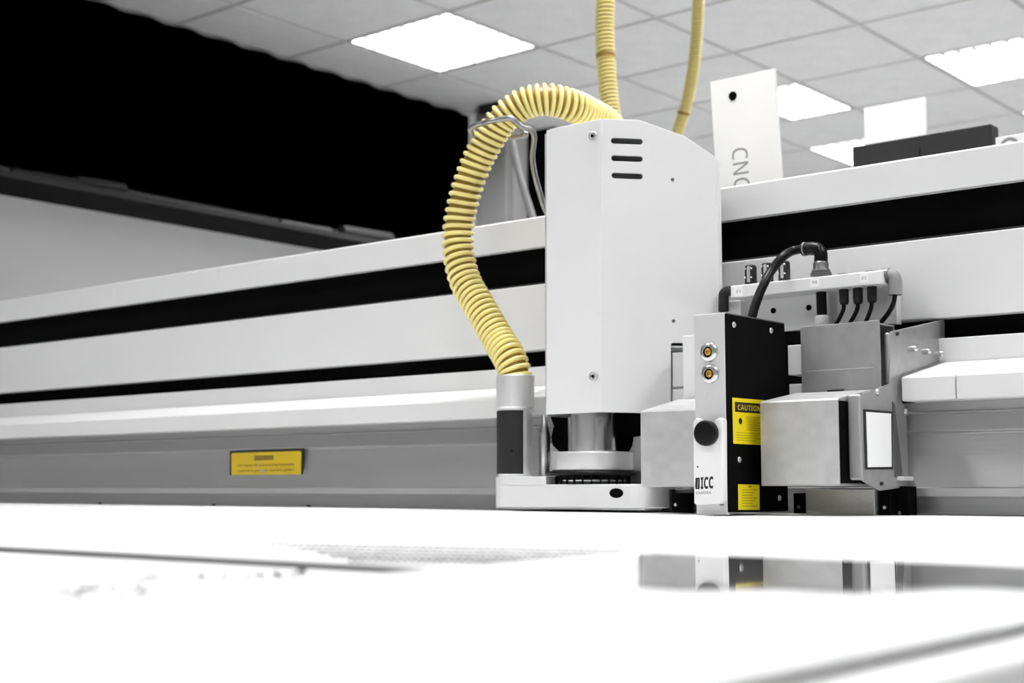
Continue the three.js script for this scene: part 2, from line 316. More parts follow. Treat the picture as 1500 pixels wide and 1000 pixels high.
// ------------------------------------------------------------------ the gantry beam
const ZB = -1.47, XL = -2.95, XR = -0.16;
const RAILZ = -1.385, LEDGEZ = -1.36;
{
  const b = thing('gantry_beam', 'long white gantry beam with black slots spanning the table', 'gantry beam', null, [0, 0, 0]);
  add('core', ext(XL, XR, 0.004, 0.385, -1.62, ZB - 0.022, 0.002), M.black_slot, b).userData.label = 'near-black core for the dark inside of the beam slots';  // core coloured near black so the slots read as dark inside
  add('top_cover', alongX([[ZB, 0.3526], [ZB, 0.3925], [ZB - 0.002, 0.3945], [-1.63, 0.3945], [-1.63, 0.386], [ZB - 0.012, 0.386], [ZB - 0.012, 0.3526]], XL, XR), M.cover_paint, b).userData.label = 'white cover along the top of the beam';
  add('middle_cover', ext(XL, XR, 0.2122, 0.3012, ZB - 0.02, ZB, 0.0015), M.cover_paint, b).userData.label = 'wide white cover between the two black slots';
  add('slot_lip', ext(XL, XR, 0.3013, 0.3045, ZB - 0.03, ZB - 0.006, 0.0006), M.dark_grey, b).userData.label = 'dark lip under the upper slot';
  add('lower_cover', ext(XL, XR, 0.150, 0.1896, ZB - 0.02, ZB, 0.0012), M.cover_paint, b).userData.label = 'narrow white cover above the sloping ledge';
  const ledge = [[LEDGEZ, 0.117], [LEDGEZ - 0.001, 0.1158], [ZB + 0.001, 0.1158], [ZB + 0.001, 0.1632], [LEDGEZ - 0.003, 0.1412], [LEDGEZ - 0.001, 0.1406], [LEDGEZ, 0.139]];
  const joint = un(1400, 560, 'z', LEDGEZ).x;
  add('ledge', alongX(ledge, XL, -1.05, 0.0008), M.cover_paint, b).userData.label = 'sloping white ledge';
  add('ledge', alongX(ledge, -0.6136, joint - 0.0006, 0.0012), M.cover_paint, b).userData.label = 'short end piece of the sloping ledge';
  add('ledge', alongX(ledge.map(([z, y]) => [z + (z > -1.4 ? 0.001 : 0), y]), joint + 0.0006, XR, 0.0012), M.cover_paint, b).userData.label = 'sloping white ledge';
  const arc = [];
  for (let k = 0; k <= 10; k++) { const t = k / 10; arc.push([-1.3835 - 0.0125 * Math.sin(t * Math.PI / 2), 0.0285 + t * 0.054]); }
  const rail = [[-1.47, 0.0006], [-1.397, 0.0006], [-1.397, 0.0172], [-1.3935, 0.0176], [-1.3935, 0.0186], [-1.3825, 0.019], [-1.3818, 0.0275], [-1.3835, 0.0285], ...arc.slice(1), [-1.3955, 0.0838], [-1.391, 0.0848], [-1.390, 0.0862], [-1.3915, 0.103], [-1.3885, 0.1042], [-1.3885, 0.1052], [-1.393, 0.1062], [-1.393, 0.1156], [-1.47, 0.1156]];
  add('rail', alongX(rail, XL, XR), M.rail_alu, b).userData.label = 'grey aluminium rail with ridges along the bottom';
  for (const [px, py] of [[165, 427], [322, 396]]) {
    const q = un(px, py + 4, 'z', ZB); add('scuff', ext(q.x - 0.0035, q.x + 0.0035, q.y - 0.012, q.y + 0.010, ZB, ZB + 0.0005, 0), M.wall_paint, b).userData.label = 'faint grey mark on the top cover';
  }
  for (const px of [146, 313, 452]) { const q = un(px, 738, 'z', -1.396); add('screw_tip', cyl(V(q.x, 0.0014, -1.3965), 0.0028, 0.0026, 'y', 0.0036, 12), M.dark_grey, b); }
  const ap = onZ(-1.3905, [337, 660.5], [444.5, 657], [444, 698.5], [337, 700.5]);
  add('attention_label', decal(...ap, 0.0006), canvasMat(1024, 400, (c, w, h) => {
    c.fillStyle = '#160d02'; c.fillRect(0, 0, w, h);
    c.fillStyle = '#c3a606'; c.beginPath(); c.roundRect(24, 30, w - 48, h - 60, 22); c.fill();
    c.fillStyle = '#3a2904'; c.beginPath(); c.roundRect(355, 82, 270, 64, 14); c.fill();
    c.fillStyle = '#b59a0c'; c.font = 'bold 46px sans-serif'; c.textAlign = 'center'; c.textBaseline = 'middle'; c.fillText('ATTENTION', 490, 116);
    c.fillStyle = '#3a2904'; c.font = 'bold 44px sans-serif'; c.fillText('This layout when processing flammable', w / 2, 216, 800); c.fillText('material or generate explosive gases !', w / 2, 292, 790);
    c.fillStyle = '#9a9a8a'; c.fillRect(405, 170, 16, 70); c.beginPath(); c.ellipse(470, 300, 46, 20, 0.4, 0, 7); c.fill(); c.beginPath(); c.moveTo(505, 372); c.lineTo(560, 360); c.lineTo(540, 400); c.lineTo(505, 400); c.fill();
  }, 0.45), b).userData.label = 'yellow attention label with a black border';
}

// ------------------------------------------------------------------ the tool head
const FC = V(-0.9579, 0, -1.3115), CH = { p: FC.clone(), n: V(0.745, 0, 0.667).normalize() }, HZ = -1.3115;
const headGroup = thing('milling_unit', 'white milling head hood with three black vent slots above a chrome spindle', 'milling unit', null, [0, 0, 0]);
{
  const g = headGroup, fp = planeZ(HZ);
  add('front_panel', plate([[800, 607], [800, 193], [806, 188.5], [881, 173.5], [881, 603.5]], fp, 0.003, 0.0009), M.hood_paint, g).userData.label = 'white front panel of the hood';
  const slot = (x0, x1, y) => { const h = [], r = 4.1; for (let k = 0; k <= 6; k++) { const a = Math.PI / 2 + k * Math.PI / 6; h.push([x0 + r + Math.cos(a) * r, y - Math.sin(a) * r]); } for (let k = 0; k <= 6; k++) { const a = -Math.PI / 2 + k * Math.PI / 6; h.push([x1 - r + Math.cos(a) * r, y + 1.4 - Math.sin(a) * r]); } return h; };
  add('side_panel', plate([[880, 603.5], [880, 173.5], [936, 175.5], [1003, 199], [1050, 231], [1056, 239], [1057, 502], [985, 502], [983, 505], [983, 605.5]], CH, 0.0025, 0.0008, [slot(895, 941.5, 206), slot(895.5, 941.5, 231.5), slot(896, 941.5, 257)]), M.hood_paint, g).userData.label = 'white angled panel with three vent slots';
  const L = un(800, 400, 'z', HZ).x;
  add('left_panel', alongX([[HZ - 0.0015, 0.1125], [-1.4245, 0.1125], [-1.4245, 0.408], [-1.37, 0.440], [-1.345, 0.4545], [HZ - 0.0015, 0.4555]], L - 0.003, L, 0.0006), M.sheet_steel, g).userData.label = 'grey left side of the hood';
  // the hood is closed: top sheets follow the side panel's outline, a back panel shuts it towards the beam
  const crest = [[881, 174], [936, 176], [1003, 199.5], [1050, 231.5]].map(([a, b]) => onPlane(a, b, CH));
  crest[0].y = crest[1].y = (crest[0].y + crest[1].y) / 2;
  for (let k = 0; k < 3; k++) {
    const P = crest[k], Q = crest[k + 1], t = 0.0012;
    const pos = [[L, P.y, P.z], [P.x, P.y, P.z], [Q.x, Q.y, Q.z], [L, Q.y, Q.z]].map(p => V(...p).add(V(p[0] === L ? 0 : -0.001, -0.0008, 0)));
    add('top_sheet', decal(pos[3], pos[2], pos[1], pos[0], t * 0.5), M.hood_paint, g).userData.label = 'white top sheet of the hood';
  }
  add('back_panel', merge([ext(L, -0.8625, 0.191, 0.4168, -1.424, -1.4165, 0), ext(L, -0.902, 0.1125, 0.191, -1.424, -1.4215, 0)]), M.hood_paint, g).userData.label = 'white back panel of the hood';
  add('light_block_plate', extrude(shapeOf([[L, 1.3145], [-0.9595, 1.3145], [-0.8645, 1.4215], [L, 1.4215]]), 0.002).rotateX(-Math.PI / 2).translate(0, 0.191, 0), M.hood_paint, g).userData.label = 'plate added to close the hood above the spindle and keep the slots dark';  // added to shut light out so the vent slots go dark
  add('mount', ext(L + 0.02, -0.905, 0.2, 0.38, ZB + 0.0005, -1.424, 0.002), M.dark_grey, g).userData.label = 'dark mount between hood and beam';
  for (const [px, py] of [[869.5, 199.5], [870.5, 551]]) {
    const q = un(px, py, 'z', HZ), s = add('screw', lathe(V(q.x, q.y, HZ), [[0, 0.003], [0.0016, 0.003], [0.0018, 0.0015], [0.0022, 0.0015], [0.0026, 0.0035], [0.0052, 0.0032], [0.0058, 0.002], [0.0058, -0.001]], 'z', 20), M.nickel, g);
    add('socket', cyl(V(q.x, q.y, HZ + 0.003), 0.0019, 0.0012, 'z', 0.0019, 6), M.black_paint, s);
  }
  for (const [px, py] of [[985, 263], [986.5, 470]]) { const q = onPlane(px, py, CH); const c = new THREE.CylinderGeometry(0.0021, 0.0021, 0.0012, 14).rotateX(Math.PI / 2).rotateY(Math.atan2(CH.n.x, CH.n.z)); add('rivet', c, M.dark_steel, g).position.copy(q); }
  // spindle below the hood
  const sp = un(868, 640, 'z', -1.346), k = perPx(sp), Y = (py) => un(868, py, 'z', sp.z).y, R = (px) => px * k;
  const C0 = V(sp.x, 0, sp.z);
  add('spindle', lathe(C0, [[0, Y(662)], [R(35), Y(662)], [R(36), Y(660)], [R(36), 0.1905], [0, 0.1905]]), M.chrome, g).userData.label = 'polished chrome spindle';
  add('collar', lathe(C0, [[0, Y(690)], [R(58), Y(690)], [R(60), Y(688)], [R(60), Y(664)], [R(58), Y(662)], [0, Y(662)]]), M.alu, g).userData.label = 'wide bright metal collar';
  add('seal_ring', lathe(C0, [[0, Y(696)], [R(69), Y(696)], [R(70), Y(693)], [R(69), Y(690)], [0, Y(690)]]), M.black_rubber, g).userData.label = 'black seal ring';
  add('nut', lathe(C0, [[0, Y(711)], [R(53), Y(711)], [R(53), Y(696)], [0, Y(696)]]), M.nickel, g).userData.label = 'ribbed clamping nut';
  const nut = g.children[g.children.length - 1];
  for (let a = 0; a < 26; a++) { const t = a / 26 * Math.PI * 2, w = new THREE.BoxGeometry(0.0014, (Y(697) - Y(711)), 0.003); add('groove', w.rotateY(-t + Math.PI / 2).translate(C0.x + Math.cos(t) * R(53), (Y(697) + Y(711)) / 2, C0.z + Math.sin(t) * R(53)), M.black_paint, nut); }
  add('dark_yoke', plate([[800, 600], [942, 598], [942, 636], [928, 640], [926, 652], [920, 664], [822, 664], [809, 652], [807, 640], [811, 624], [806, 610]], planeZ(-1.377), 0.004, 0.0005), M.black_paint, g).userData.label = 'dark yoke behind the spindle';
  add('yoke_housing', plate([[800, 655], [812, 648], [822, 664], [920, 664], [928, 640], [945, 638], [945, 712], [798, 712]], planeZ(-1.3775), 0.003, 0.0005), M.alu, g).userData.label = 'metal housing around the yoke';
  const fit = un(797, 650, 'z', -1.355);
  add('air_fitting', lathe(V(fit.x, 0, fit.z), [[0, un(797, 697, 'z', fit.z).y], [0.0075, un(797, 697, 'z', fit.z).y], [0.0078, un(797, 640, 'z', fit.z).y], [0.0045, un(797, 622, 'z', fit.z).y], [0.002, un(797, 610, 'z', fit.z).y], [0, un(797, 607, 'z', fit.z).y]], 'y', 20), M.nickel, g).userData.label = 'small metal air fitting';
  // pressure foot with the suction tube
  const FZ = -1.3, e1 = un(922, 725, 'z', FZ), Yf = (py) => un(800, py, 'z', FZ).y;
  const st = un(800, 705, 'z', FZ).x, tr = perPx(un(755, 700, 'z', -1.325)) * 27.5, fr = tr + 0.001, tc = V(un(755, 640, 'z', FZ - fr).x, 0, FZ - fr), l1 = V(tc.x - fr, 0, 0);
  const foot = (xa, xb, y0, y1) => { const s = new THREE.Shape(), r = fr; s.moveTo(xa + r, -FZ); s.lineTo(xb, -FZ); s.absarc(xb, -FZ + 0.03, 0.03, -Math.PI / 2, 0, false); s.lineTo(xb + 0.03, 1.378); s.lineTo(xa, 1.378); s.lineTo(xa, -FZ + r); s.absarc(xa + r, -FZ + r, r, Math.PI, Math.PI * 1.5, false); return extrude(s, y1 - y0, 0.0012, 20).rotateX(-Math.PI / 2).translate(0, y0, 0); };
  add('pressure_foot', foot(l1.x, e1.x, Yf(743), Yf(709)), M.alu_bright, g).userData.label = 'bright machined pressure foot';
  const ft = g.children[g.children.length - 1];
  add('raised_end', (() => { const s = new THREE.Shape(); s.moveTo(l1.x + fr, -FZ); s.lineTo(st, -FZ); s.lineTo(st, -FZ + 2 * fr); s.lineTo(l1.x + fr, -FZ + 2 * fr); s.absarc(l1.x + fr, -FZ + fr, fr, Math.PI / 2, Math.PI * 1.5, false); return extrude(s, Yf(697.5) - Yf(712), 0.0008, 24).rotateX(-Math.PI / 2).translate(0, Yf(712), 0); })(), M.alu_bright, ft).userData.label = 'raised end holding the suction tube';
  add('skirt', ext(l1.x + 0.012, e1.x + 0.02, Yf(745.5), Yf(743), FZ - 0.08, FZ - 0.001, 0.0008), M.sheet_steel, ft).userData.label = 'thin worn skirt under the foot';
  const ho = un(903, 722, 'z', FZ);
  add('bore', (() => { const c = new THREE.CylinderGeometry(1, 1, 0.001, 28).rotateX(Math.PI / 2); c.scale(0.0094, 0.0055, 1); return c.translate(ho.x, ho.y, FZ + 0.0001); })(), M.black_paint, ft).userData.label = 'dark bore in the foot';
  const ty = (py) => un(755, py, 'z', tc.z).y;
  add('suction_tube', lathe(tc, [[0, ty(698)], [tr * 0.93, ty(698)], [tr * 0.93, ty(600)], [tr * 0.98, ty(598)], [tr * 1.03, ty(596)], [tr * 1.03, ty(552)], [tr * 0.99, ty(550)], [tr * 0.88, ty(550)], [tr * 0.88, ty(556)], [0, ty(556)]], 'y', 48), M.alu, g).userData.label = 'bright metal suction tube';
  const tb = g.children[g.children.length - 1];
  // the dark sleeve wraps the left and front of the tube; facing angle measured from +z towards +x
  const toCam = Math.atan2(EYE.x - tc.x, EYE.z - tc.z), a0 = toCam - Math.PI * 0.5 - 0.25, a1 = toCam + 0.43;
  const sl = new THREE.CylinderGeometry(tr * 1.0, tr * 1.0, ty(602) - ty(694), 40, 1, true, a0, a1 - a0), si = new THREE.CylinderGeometry(tr * 0.94, tr * 0.94, ty(602) - ty(694), 40, 1, true, a0, a1 - a0);
  const rim = (y) => new THREE.RingGeometry(tr * 0.94, tr, 40, 1, a0 - Math.PI / 2, a1 - a0).rotateX(Math.PI / 2).translate(0, y, 0);
  const edge = (a) => new THREE.PlaneGeometry(tr * 0.06, ty(602) - ty(694)).translate(tr * 0.97, 0, 0).rotateY(a - Math.PI / 2);
  const hh = (ty(602) - ty(694)) / 2;
  M.sleeve2 = M.dark_sleeve.clone(); M.sleeve2.side = THREE.DoubleSide; M.sleeve2.name = 'dark_sleeve_wrap';
  add('sleeve', merge([sl, si, rim(hh), rim(-hh), edge(a0), edge(a1)]).translate(tc.x, (ty(602) + ty(694)) / 2, tc.z), M.sleeve2, tb).userData.label = 'dark grey sleeve wrapped around the tube';
  const pn = un(749, 660, 'z', tc.z + tr); add('pin', new THREE.CylinderGeometry(0.0014, 0.0014, 0.002, 12).rotateX(Math.PI / 2).rotateY(toCam).translate(tc.x + Math.sin(toCam - 0.2) * tr, pn.y, tc.z + Math.cos(toCam - 0.2) * tr), M.black_paint, tb);
  globalThis.TUBE = { tc, tr, top: ty(552) };
  // wire guide that holds the hose
  const GZ2 = -1.345, ring = [];
  const rc = un(734, 190, 'z', GZ2), rr = perPx(rc) * 45;
  for (let k2 = 0; k2 <= 24; k2++) { const a = -0.35 - k2 / 24 * 4.9; ring.push(V(rc.x + Math.cos(a + 0.69) * rr, rc.y + 0.0005 * k2 / 24, rc.z - Math.sin(a + 0.69) * rr)); }
  const gpts = [...[[850, 338, -1.415], [806, 318, -1.412], [796, 300, -1.40], [791, 284, -1.395], [784, 258, -1.38], [780, 230, -1.36], [782, 210, -1.345], [782.5, 199, -1.338], [778, 190, -1.33], [765, 186, -1.32]].map(([a, b, z]) => un(a, b, 'z', z))];
  const front = []; for (let k2 = 0; k2 <= 22; k2++) { const a = k2 / 22 * 4.6; const th = Math.PI * 0.20 - a; front.push(th); }
  const last = gpts[gpts.length - 1], base = Math.atan2(last.z - rc.z, last.x - rc.x), r0 = Math.hypot(last.z - rc.z, last.x - rc.x);
  for (let k2 = 1; k2 <= 22; k2++) { const a = base + k2 / 22 * 4.5, rd = r0 + (rr - r0) * Math.min(1, k2 / 5); gpts.push(V(rc.x + Math.cos(a) * rd, rc.y, rc.z + Math.sin(a) * rd)); }
  add('hose_guide', tube(gpts, 0.0037, 160, 10), M.guide_steel, g).userData.label = 'bent steel wire ring around the hose';
  const end = gpts[gpts.length - 1]; add('guide_tip', new THREE.SphereGeometry(0.0048, 14, 10).translate(end.x, end.y, end.z), M.guide_steel, g);
}

// ------------------------------------------------------------------ hoses
function hose(name, label, group, pts, rad, pitchOf, ribR, ribM, wallM, clamps = []) {
  const g = thing(name, label, 'hose', group);
  const curve = new THREE.CatmullRomCurve3(pts, false, 'centripetal'), N = 240, fr = curve.computeFrenetFrames(N, false), len = curve.getLength();
  add('hose_wall', new THREE.TubeGeometry(curve, N, rad - ribR * 1.1, 28), wallM, g);
  const hp = [], step = 26; let s = 0, ang = 0;
  while (s < len) {
    const t = s / len, f = t * N, i = Math.min(N - 1, Math.floor(f)), w = f - i;
    const n = fr.normals[i].clone().lerp(fr.normals[i + 1], w).normalize(), b = fr.binormals[i].clone().lerp(fr.binormals[i + 1], w).normalize();
    hp.push(curve.getPointAt(t).addScaledVector(n, Math.cos(ang) * (rad - ribR * 0.7)).addScaledVector(b, Math.sin(ang) * (rad - ribR * 0.7)));
    ang += Math.PI * 2 / step; s += pitchOf(t) / step;
  }
  const poly = new THREE.CurvePath(); // straight pieces are short enough to read as a helix
  class Helix extends THREE.Curve { getPoint(t, o = V(0, 0, 0)) { const f = t * (hp.length - 1), i = Math.min(hp.length - 2, Math.floor(f)); return o.copy(hp[i]).lerp(hp[i + 1], f - i); } getPointAt(t, o) { return this.getPoint(t, o); } getTangentAt(t, o) { return this.getTangent(t, o); } }
  add('rib', new THREE.TubeGeometry(new Helix(), hp.length - 1, ribR, 7), ribM, g).userData.label = 'pale raised spiral rib';
  for (const t of clamps) {
    const p = curve.getPointAt(t), d = curve.getTangentAt(t), c = new THREE.CylinderGeometry(rad * 1.05, rad * 1.05, rad * 0.5, 28);
    c.applyQuaternion(new THREE.Quaternion().setFromUnitVectors(V(0, 1, 0), d)).translate(p.x, p.y, p.z);
    add('clamp', c, wallM, g);
  }
  return g;
}
{
  const { tc, top } = globalThis.TUBE;
  const path = [[748, 528, tc.z], [730, 497, -1.33], [704, 452, -1.335], [681, 410, -1.34], [671, 365, -1.34], [672, 330, -1.34], [680, 290, -1.34], [695, 245, -1.342], [714, 208, -1.345], [738, 173, -1.35], [770, 151, -1.36], [803, 146, -1.375], [836, 154, -1.40], [862, 166, -1.435], [886, 180, -1.475], [900, 200, -1.52], [908, 232, -1.57], [912, 250, -1.63]].map(([a, b, z]) => un(a, b, 'z', z));
  hose('suction_hose', 'yellow ribbed suction hose arching from the metal tube over the white hood', null,
    [V(tc.x, top - 0.012, tc.z), V(tc.x - 0.0008, top + 0.004, tc.z), ...path], 0.0205, (t) => t < 0.1 ? 0.0075 : t < 0.2 ? 0.0085 : t < 0.45 ? 0.0104 : t < 0.58 ? 0.009 : t < 0.66 ? 0.0078 : 0.0066, 0.003, M.hose_rib, M.hose_wall);
}
hose('hanging_hose', 'yellow ribbed hose hanging from the ceiling just behind the hood', null,
  [[905, 300], [902, 240], [898, 190], [892, 140], [888, 90], [886, 40], [887, 0], [890, -60], [893, -130]].map(([a, b]) => un(a, b, 'z', -2.3)).concat([V(un(893, -300, 'z', -2.3).x, CEIL + 0.01, -2.3)]), 0.0195, () => 0.0085, 0.0027, M.hose_rib, M.hose_wall, [0.235, 0.385]);
hose('hanging_hose', 'yellow ribbed hose hanging in a curve beside the white sign', null,
  [[975, 260], [984, 220], [995, 185], [1006, 150], [1014, 110], [1020, 60], [1023, 0], [1025, -60]].map(([a, b]) => un(a, b, 'z', -3.7)).concat([V(un(1025, -170, 'z', -3.7).x, CEIL + 0.01, -3.7)]), 0.0195, () => 0.0085, 0.0027, M.hose_rib, M.hose_wall, [0.22]);

// ------------------------------------------------------------------ registration camera unit
const LZ = -1.2152, LX0 = -0.7705, LX1 = -0.734, LB = -1.338;
{
  const g = thing('registration_camera', 'tall camera unit with silver front, black side and yellow caution label', 'camera unit', null, [0, 0, 0]);
  add('front_plate', ext(LX0, LX1 - 0.0006, 0.0012, 0.2032, LZ - 0.006, LZ, 0.0008), M.silver_anod, g).userData.label = 'silver front plate';
  add('body', ext(LX0 + 0.001, LX1 - 0.001, 0.003, 0.2025, LB, LZ - 0.006, 0.0006), M.dark_steel, g);
  add('side_cover', ext(LX1 - 0.0025, LX1, 0.0035, 0.2025, LB, LZ - 0.001, 0.0006), M.black_paint, g).userData.label = 'black side cover';
  const top = add('top_edge', ext(LX0, LX1, 0.2020, 0.2036, LB, LZ - 0.004, 0.0005), M.dark_steel, g);
  for (const [px, py] of [[1039.5, 515.5], [1041, 547.5]]) {
    const q = un(px, py, 'z', LZ), P = V(q.x, q.y, LZ), k = perPx(P);
    const s = add('socket', lathe(P, [[0.0052, 0.004], [0.0062, 0.0042], [0.0088, 0.0036], [0.0098, 0.0022], [0.0102, 0]], 'z', 36), M.chrome, g); s.userData.label = 'round chrome socket';
    add('core', cyl(V(P.x, P.y, LZ + 0.0008), 0.0062, 0.0035, 'z', 0.0062, 24), M.black_paint, s);
    add('contact', lathe(V(P.x, P.y, LZ + 0.0022), [[0, 0.0026], [0.003, 0.0024], [0.0038, 0.0012], [0.0038, 0]], 'z', 18), M.gold, s).userData.label = 'gold contact';
    for (let a = 0; a < 4; a++) add('contact_slit', ext(P.x - 0.0003, P.x + 0.0003, P.y - 0.0026 , P.y + 0.0026, LZ + 0.0045, LZ + 0.005, 0).translate(-P.x, -P.y, 0).rotateZ(a * Math.PI / 4).translate(P.x, P.y, 0), M.hose_wall, s);
  }
  { const q = un(1042, 580.5, 'z', LZ); add('blank_plug', lathe(V(q.x, q.y, LZ), [[0, 0.0002], [0.0068, 0.0002], [0.0072, -0.0004], [0.0078, -0.0004], [0.0081, 0.0001]], 'z', 30), M.silver_anod, g).userData.label = 'round blank plug'; }
  // clip bracket with logo and knob
  const bz = LZ + 0.009, bp = planeZ(bz);
  add('clip_bracket', plate([[1015, 622], [1015.5, 617], [1019.5, 611.5], [1023, 614], [1025, 620], [1028, 627], [1035, 630], [1042, 627], [1045, 620], [1048, 614], [1053, 611.5], [1058, 614], [1058.5, 619], [1059, 733], [1056, 738], [1021, 740], [1016.5, 737]], bp, 0.009, 0.0012), M.white_plastic, g).userData.label = 'pale clip bracket';
  const br = g.children[g.children.length - 1];
  const kn = un(1031, 634, 'z', bz + 0.008), kk = perPx(kn);
  add('knob', lathe(V(kn.x, kn.y, bz - 0.004), [[0, 0.012], [0.0105, 0.012], [0.0126, 0.0108], [0.0128, 0.009], [0.0128, 0.005], [0.012, 0.0042], [0.004, 0.0042], [0.004, 0]], 'z', 40), M.black_rubber, g).userData.label = 'round black knob';
  const lg = onZ(bz, [1018, 698.5], [1046.5, 696.5], [1046.5, 725.5], [1018, 726.5]);
  add('logo', decal(...lg, 0.0003), canvasMat(256, 256, (c) => {
    c.fillStyle = '#e7e7e7'; c.fillRect(0, 0, 256, 256); c.fillStyle = '#0c0c0c';
    c.beginPath(); c.moveTo(10, 10); c.lineTo(58, 10); c.lineTo(66, 24); c.lineTo(66, 150); c.lineTo(56, 166); c.lineTo(10, 160); c.lineTo(4, 120); c.fill();
    c.strokeStyle = '#e7e7e7'; c.lineWidth = 4; c.beginPath(); c.moveTo(44, 30); c.lineTo(36, 150); c.stroke(); c.fillStyle = '#161616';
    c.save(); c.translate(76, 158); c.scale(0.62, 1.24); c.font = 'bold 164px sans-serif'; c.textBaseline = 'alphabetic'; c.strokeStyle = '#161616'; c.lineWidth = 7; c.fillText('ICC', 0, 0, 280); c.strokeText('ICC', 0, 0, 280); c.restore();
    c.fillStyle = '#8a8a8a'; c.font = 'bold 50px sans-serif'; c.fillText('CAMERA', 14, 232, 228);
  }, 0.5), br).userData.label = 'black ICC logo';
  { const q = un(1022, 683.5, 'z', bz); add('pin_hole', cyl(V(q.x, q.y, bz), 0.0009, 0.0006, 'z', 0.0009, 10), M.dark_grey, br); }
  for (const [px, py] of [[1060.5, 703], [1058.5, 737]]) { const q = un(px, py, 'z', LZ + 0.004); add('pivot_screw', cyl(V(q.x - 0.001, q.y, q.z), 0.0022, 0.003, 'x', 0.0022, 12), M.dark_steel, br); }
  // side labels and screws
  const side = onX(LX1, [1072.5, 582], [1120, 586], [1120, 652], [1074, 649.5]);
  add('caution_label', decal(...side, 0.0003), canvasMat(512, 640, (c, w, h) => {
    c.fillStyle = '#e0cb05'; c.fillRect(0, 0, w, h); c.fillStyle = '#0d0902'; c.fillRect(36, 56, w - 60, 140);
    c.fillStyle = '#c9b32a'; c.font = 'bold 104px sans-serif'; c.textAlign = 'center'; c.textBaseline = 'middle'; c.fillText('CAUTION', w / 2 + 6, 128, w - 140);
    c.fillStyle = '#1a1002'; c.beginPath(); c.ellipse(120, 320, 28, 44, 0, 0, 7); c.fill();
    c.fillStyle = '#9a8a10'; for (let k = 0; k < 8; k++) c.fillRect(210, 250 + k * 26, 240 - (k % 3) * 40, 9);
    for (let k = 0; k < 4; k++) c.fillRect(50, 480 + k * 34, 400 - (k % 2) * 60, 9);
  }, 0.5), g).userData.label = 'yellow caution label';
  const low = onX(LX1, [1081, 709], [1112, 709.5], [1112.5, 746.5], [1081.5, 746.5]);
  add('small_label', decal(...low, 0.0003), canvasMat(256, 300, (c, w, h) => {
    c.fillStyle = '#dcc705'; c.fillRect(0, 0, w, h); c.fillStyle = '#8c7d10'; c.fillRect(120, 18, 40, 16);
    for (let k = 0; k < 7; k++) c.fillRect(40, 60 + k * 32, 190 - (k % 3) * 30, 8);
  }, 0.5), g).userData.label = 'small yellow label near the bottom';
  for (const [px, py] of [[1075, 475.5], [1129.5, 484], [1083, 673], [1141.5, 729]]) { const q = un(px, py, 'x', LX1); add('screw', lathe(V(LX1, q.y, q.z), [[0, 0.0006], [0.0012, 0.0006], [0.0016, 0.0011], [0.0026, 0.0011], [0.0031, 0]], 'x', 18), M.nickel, g); }
}

{
  const c = thing('gap_carriage', 'black carriage body added to fill the dark gap behind the camera unit', 'carriage', null, [0, 0, 0]);
  const r = un(1292, 500, 'z', -1.428).x;
  add('body', ext(-0.898, r, 0.118, 0.203, ZB + 0.0006, -1.428, 0.002), M.black_paint, c);  // black body added where the gap behind the bracket looks dark
  for (const x of [-0.8, -0.72]) add('bolt', cyl(V(x, 0.18, -1.427), 0.004, 0.003, 'z', 0.0036, 6), M.dark_steel, c);
}

// ------------------------------------------------------------------ carriage covers beside the camera unit
{
  const bx0 = -0.8685, bx1 = LX0 - 0.002, BZ = -1.26;
  const tp = un(1006, 581, 'x', bx0);
  const s = (tp.y - 0.110) / (BZ - tp.z);
  const c = thing('carriage_cover', 'grey metal cover with sloping top between the white hood and camera unit', 'machine cover', null, [0, 0, 0]);
  add('shell', alongX([[BZ, 0.030], [BZ - 0.0015, 0.0286], [-1.335, 0.0286], [-1.335, 0.110 + s * 0.075], [BZ - 0.0015, 0.1108], [BZ, 0.109]], bx0, bx1, 0.0006), M.sheet_steel, c);
  add('back_block', ext(bx0 + 0.006, bx1, 0.0286, 0.115, -1.36, -1.335, 0.001), M.dark_steel, c);
  const u = thing('white_bracket', 'small white bracket standing between hood and camera unit', 'bracket', null, [0, 0, 0]);
  add('body', pxBox(1000, 491, 1024, 585, -1.345, 0.04), M.white_plastic, u);
  add('arm', pxBox(985, 516, 1002, 566, -1.36, 0.02), M.silver_anod, u);
  add('foot', pxBox(985, 570, 1002, 590, -1.36, 0.02), M.silver_anod, u);
  const d = thing('carriage_block', 'dark carriage foot under the cover beside the camera unit', 'machine foot', null, [0, 0, 0]);
  add('plate', pxBox(938, 716, 1016, 748, -1.345, 0.03), M.dark_steel, d);
  add('post', pxBox(966, 716, 984, 751, -1.335, 0.008), M.dark_grey, d);
  const bl = add('block', pxBox(984, 722, 1010, 751, -1.33, 0.01), M.black_paint, d);
  const q = un(990, 739, 'z', -1.33); add('screw', cyl(V(q.x, q.y, -1.3295), 0.0022, 0.0016, 'z', 0.0018, 12), M.nickel, bl);
  add('base_bar', pxBox(890, 746.5, 968, 750.5, -1.33, 0.02), M.dark_steel, d);
}
